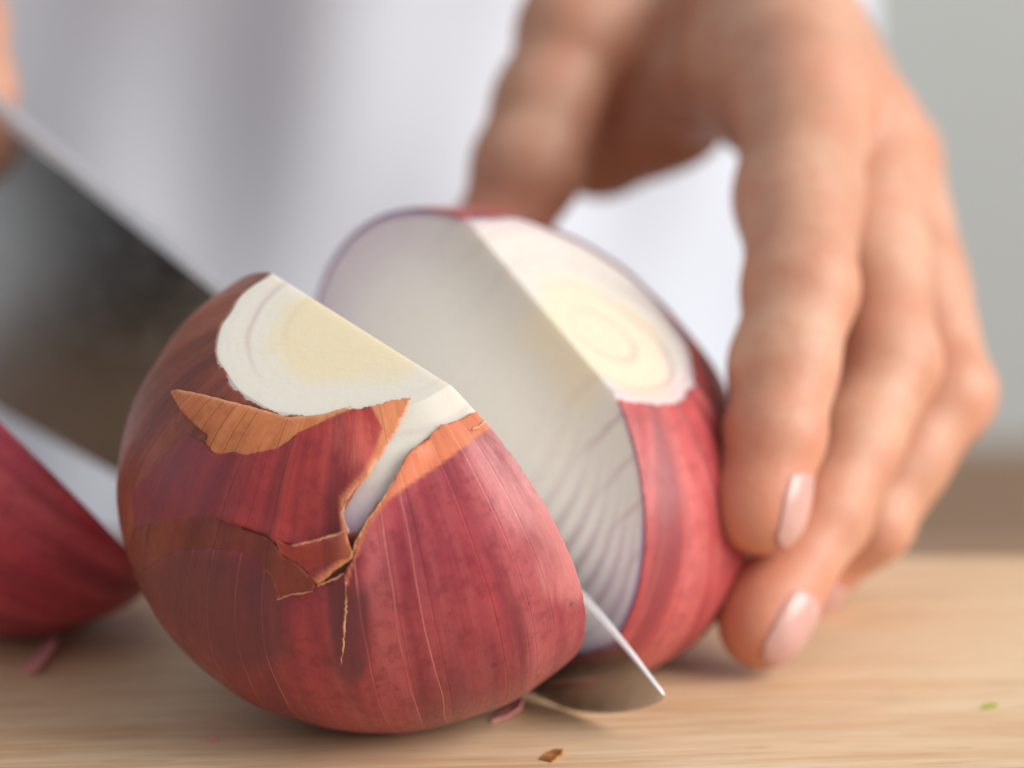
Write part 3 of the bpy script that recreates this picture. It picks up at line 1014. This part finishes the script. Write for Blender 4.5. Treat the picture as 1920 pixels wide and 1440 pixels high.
def nail(ch, dorsal, length, width, f, back=0.25):
    """curved plate lying on the finger end"""
    (A, ra), (B, rb) = ch[-2], ch[-1]
    ax = unit(B - A)
    dn = unit(dorsal - (np.asarray(dorsal) @ ax) * ax)
    sd = np.cross(ax, dn)
    nu_, nv_ = 15, 18
    v, u = np.meshgrid(np.linspace(0, 1, nv_ + 1), np.linspace(-1, 1, nu_ + 1), indexing='ij')
    v, u = v.ravel(), u.ravel()
    wv = width * (0.86 + 0.14 * np.sin(math.pi * np.minimum(1, v * 0.9 + 0.1)))
    rnd = 1 - 0.22 * np.abs(u) ** 2.5
    pos = B + np.outer(-back - 0.05 + (v - 0.5) * length * rnd, ax)
    aa = u * wv / rb
    dirv = np.outer(np.cos(aa), dn) + np.outer(np.sin(aa), sd)
    Q = pos + dirv * 2.2
    for _ in range(60):
        Q = Q - dirv * (f(Q) * 0.7)[:, None]
    lift_ = 0.03 * (1 - 0.9 * np.abs(u) ** 3) * (0.3 + 0.7 * np.minimum(1, v * 2.5)) - 0.006 + 0.02 * np.maximum(0, v - 0.85) / 0.15
    V = Q + dirv * lift_[:, None]
    Fc = []
    for j in range(nv_):
        for i in range(nu_):
            a_ = j * (nu_ + 1) + i
            Fc.append((a_, a_ + 1, a_ + nu_ + 2, a_ + nu_ + 1))
    o = mesh_obj('nail', V, Fc, M_nail, hand)
    sol = o.modifiers.new('thickness', 'SOLIDIFY'); sol.thickness = 0.035 * CM; sol.offset = 0
    return o


nail(INDEX, unit(RT * 0.90 - FW * 0.42), 1.35, 0.56, left_hand_field, 0.0)
nail(MIDDLE, unit(RT * 0.80 - FW * 0.58 - UP * 0.1), 1.4, 0.56, left_hand_field, 0.0)
nail(RING, unit(RT * 0.72 - FW * 0.5 - UP * 0.3), 1.0, 0.52, left_hand_field)
nail(PINKY, unit(RT * 0.8 - FW * 0.3 - UP * 0.3), 0.9, 0.45, left_hand_field)
nail(THUMB, unit(-RT * 0.5 - FW * 0.5 + UP * 0.5) * 1.0, 1.2, 0.65, left_hand_field)

# knife hand: fist round the handle, mostly outside the picture


def K(s_, t_, n_, r):
    return (kpt(s_ + 2.75, ht0 + t_, n_), r)


KF = []
for i, s_ in enumerate((21.2, 23.3, 25.3, 27.1)):
    r = (0.92, 0.92, 0.88, 0.78)[i]
    if i == 0:
        KF.append([K(23.2, 2.6, -2.6, 1.1), K(20.4, 1.0, -1.6, 0.92), K(19.6, -0.9, -1.15, 0.8), K(20.6, -1.9, -0.8, 0.7)])
    else:
        KF.append([K(s_ + 1.2, 2.5, -2.6, 1.1), K(s_, -0.4, -2.1, r), K(s_, -2.2, -0.6, r * 0.9), K(s_, -1.6, 1.3, r * 0.8)])
KTH = [K(28, 2.6, 1.6, 1.5), K(24.5, 2.2, 1.9, 1.1), K(21.6, 1.0, 1.5, 0.95), K(19.8, 0.2, 1.0, 0.8)]
KW = (kpt(34.2, ht0 + 3.6, -0.3), 2.4)
KEL = (np.array([-27.0, 80.0, 34.0]), 3.6)


def right_hand_field(X):
    f = None
    for ch in KF:
        q = chain(X, ch); f = q if f is None else smin(f, q, 0.1)
    palm = None
    for ch in KF:
        q = rcone(X, KW[0], ch[0][0], 1.6, ch[0][1]); palm = q if palm is None else smin(palm, q, 0.9)
    palm = smin(palm, rcone(X, KW[0], KEL[0], KW[1], KEL[1]), 1.2)
    palm = smin(palm, chain(X, KTH, 0.3), 0.5)
    palm = smin(palm, rcone(X, KTH[0][0], KW[0], 1.6, 1.8), 0.8)
    return smin(palm, f, 0.35)


kc = kpt(28.5, ht0)
RV, RF = surface_nets(right_hand_field, kc - np.array([14, 12, 9]), kc + np.array([12, 14, 18]), 0.2)
rh = mesh_obj('hand', RV, RF, M_hand, po, attrs={'flush': np.zeros(len(RV)) + 0.2})
rh['label'] = 'hand holding the knife handle'


# ---- shirt
def shirt_field(X):
    c = np.array([-9.6, 91.0, 0])
    v = X - c
    th = np.arctan2(v[:, 1], v[:, 0])
    q = np.sqrt((v[:, 0] / 21.5) ** 2 + (v[:, 1] / 12.5) ** 2)
    d = (q - 1) * 13.0
    d = d + 0.3 * np.sin(v[:, 0] * 0.55 + 0.10 * v[:, 2] + 1.2 * np.sin(v[:, 2] * 0.13)) + 0.2 * np.sin(v[:, 0] * 1.1 - 0.22 * v[:, 2] + 2)
    d = d - 0.9 * np.exp(-((v[:, 0] - 6.0 - 0.2 * np.clip(v[:, 2] - 5, -8, 8)) / 5.5) ** 2) * (v[:, 1] < 0)
    for e, w, r0, r1 in ((ELBOW[0], WRIST[0], 5.2, 4.6), (KEL[0], KW[0], 5.2, 4.6)):
        sh = np.array([8.0 if e[0] > 0 else -27.0, 93.0, 46.0])
        d = smin(d, rcone(X, sh, e, 7.0, r0), 3)
        m = e + (w - e) * 0.35
        d = smin(d, rcone(X, e, m, r0, r1), 2)
    return np.maximum(d, np.maximum(X[:, 2] - 44.0, -34.0 - X[:, 2]))


SV, SF = surface_nets(shirt_field, np.array([-40, 66, -36]), np.array([24, 108, 46]), 0.8)
shirt = mesh_obj('shirt', SV, SF, M_shirt, po)
shirt['label'] = 'white cotton shirt'

# ------------------------------------------------------------------ another onion half at the left
LB = Bulb(at(42, 855, 50.9), unit(RT * 0.62 - UP * 0.55 + FW * 0.35), unit(RT * 0.69 + UP * 0.70 + FW * 0.16), 3.44, 3.5, 0.0, 3.6, 5)
LB.C[2] = 3.46
lo_ = empty('onion_half', (LB.C[0], LB.C[1], 0))
tag(lo_, 'crimson onion half lying behind, left of the onion being cut', 'onion half')
solid_bulb('flesh', LB, mat_flesh('onion_flesh_left', LB.C, LB.a, LB.n, LB.Re, LB.Ra, 99, parent_origin(lo_) / CM), lo_, nu=120, nv=70)
shell('outer_skin', LB, M_skin_dark, lo_, lambda p, fr: np.full(len(p), 50.0), lambda p, f: np.full(len(p), 0.02), res=(160, 90), ragged=1)


# ------------------------------------------------------------------ scraps on the board
def scrap(name, pts, z0, curl, mat, label, cat, thick=0.04, seed=1):
    """small torn flake: outline in picture points on the board, curled up towards one end"""
    base = []
    for x, y in pts:
        r = ray(x, y)
        base.append(CAM + r * (-CAM[2] / r[2]))
    base = np.array(base)
    c = base.mean(0)
    rings = [1.0, 0.66, 0.33]
    V = []
    rr = random.Random(seed)
    ex = np.ptp(base[:, 0])
    for k in rings:
        for b in base:
            p = c + (b - c) * k
            hgt = z0 + curl * ((p[0] - base[:, 0].min()) / max(ex, 1e-3)) ** 2 + rr.uniform(0, 0.015)
            V.append([p[0], p[1], hgt])
    n_ = len(base)
    V.append([c[0], c[1], z0 + curl * 0.25])
    Fc = []
    for i in range(len(rings) - 1):
        for k in range(n_):
            Fc.append((i * n_ + k, i * n_ + (k + 1) % n_, (i + 1) * n_ + (k + 1) % n_, (i + 1) * n_ + k))
    for k in range(n_):
        Fc.append(((len(rings) - 1) * n_ + k, (len(rings) - 1) * n_ + (k + 1) % n_, len(V) - 1))
    o = mesh_obj(name, V, Fc, mat, smooth=False)
    s_ = o.modifiers.new('thickness', 'SOLIDIFY'); s_.thickness = thick * CM; s_.offset = 1
    tag(o, label, cat)
    return o


M_pink = mat_plain('scrap_pink', S(238, 164, 160), 0.5, var=0.12, scale=300)
M_crumb = mat_plain('scrap_brown', S(170, 116, 60), 0.6, var=0.3, scale=500)
M_green = mat_plain('scrap_green', S(150, 170, 50), 0.5, var=0.15, scale=300)
scrap('onion_scrap', [(922, 1356), (938, 1340), (950, 1328), (975, 1322), (980, 1336), (975, 1350), (950, 1352)], 0.03, 0.22, M_pink, 'small pink onion skin scrap in front of the front onion half', 'scrap', seed=2)
scrap('onion_scrap', [(35, 1262), (62, 1236), (85, 1205), (108, 1210), (100, 1240), (70, 1270)], 0.02, 0.25, M_pink, 'blurred pink onion scrap below the crimson onion half at left', 'scrap', seed=3)
scrap('onion_scrap', [(385, 1388), (396, 1381), (408, 1383), (410, 1390), (398, 1393)], 0.005, 0.01, M_pink, 'tiny pale pink fleck on the board at lower left', 'scrap', 0.01, seed=4)
scrap('crumb', [(1010, 1424), (1022, 1414), (1040, 1408), (1056, 1412), (1050, 1422), (1034, 1430)], 0.005, 0.05, M_crumb, 'brown crumb on the board at the bottom edge of the picture', 'crumb', 0.06, seed=5)
scrap('herb_scrap', [(1838, 1329), (1846, 1322), (1868, 1321), (1870, 1326), (1850, 1330)], 0.005, 0.02, M_green, 'tiny green herb bit on the board at right', 'herb bit', 0.03, seed=6)

# ------------------------------------------------------------------ pan added out of view to darken the reflection in the blade
M_iron = mat_plain('cast_iron', (0.012, 0.012, 0.013), 0.85, var=0.1, scale=200, Specular_IOR_Level=0.1)
pc = np.array([-42.0, 53.0, -2.24])
pan = empty('added_pan', pc)
tag(pan, 'black iron pan added out of view beside the board, to give the blade a dark reflection', 'pan')
prof = [(0.01, 0), (9.2, 0), (10.0, 0.5), (11.6, 6.5), (12.0, 6.6), (11.8, 6.1), (10.3, 1.0), (9.6, 0.6), (0.01, 0.6)]
PV, PF = [], []
NS = 48
for r_, z_ in prof:
    for k in range(NS):
        an = 2 * math.pi * k / NS
        PV.append(pc + np.array([r_ * math.cos(an), r_ * math.sin(an), z_]))
for i in range(len(prof) - 1):
    for k in range(NS):
        PF.append((i * NS + k, i * NS + (k + 1) % NS, (i + 1) * NS + (k + 1) % NS, (i + 1) * NS + k))
mesh_obj('added_pan_body', PV, PF, M_iron, pan)
box_mesh('handle', (pc[0] - 30, pc[1] - 1.2, pc[2] + 5.2), (pc[0] - 11.4, pc[1] + 1.2, pc[2] + 6.2), M_iron, 0.3, parent=pan)
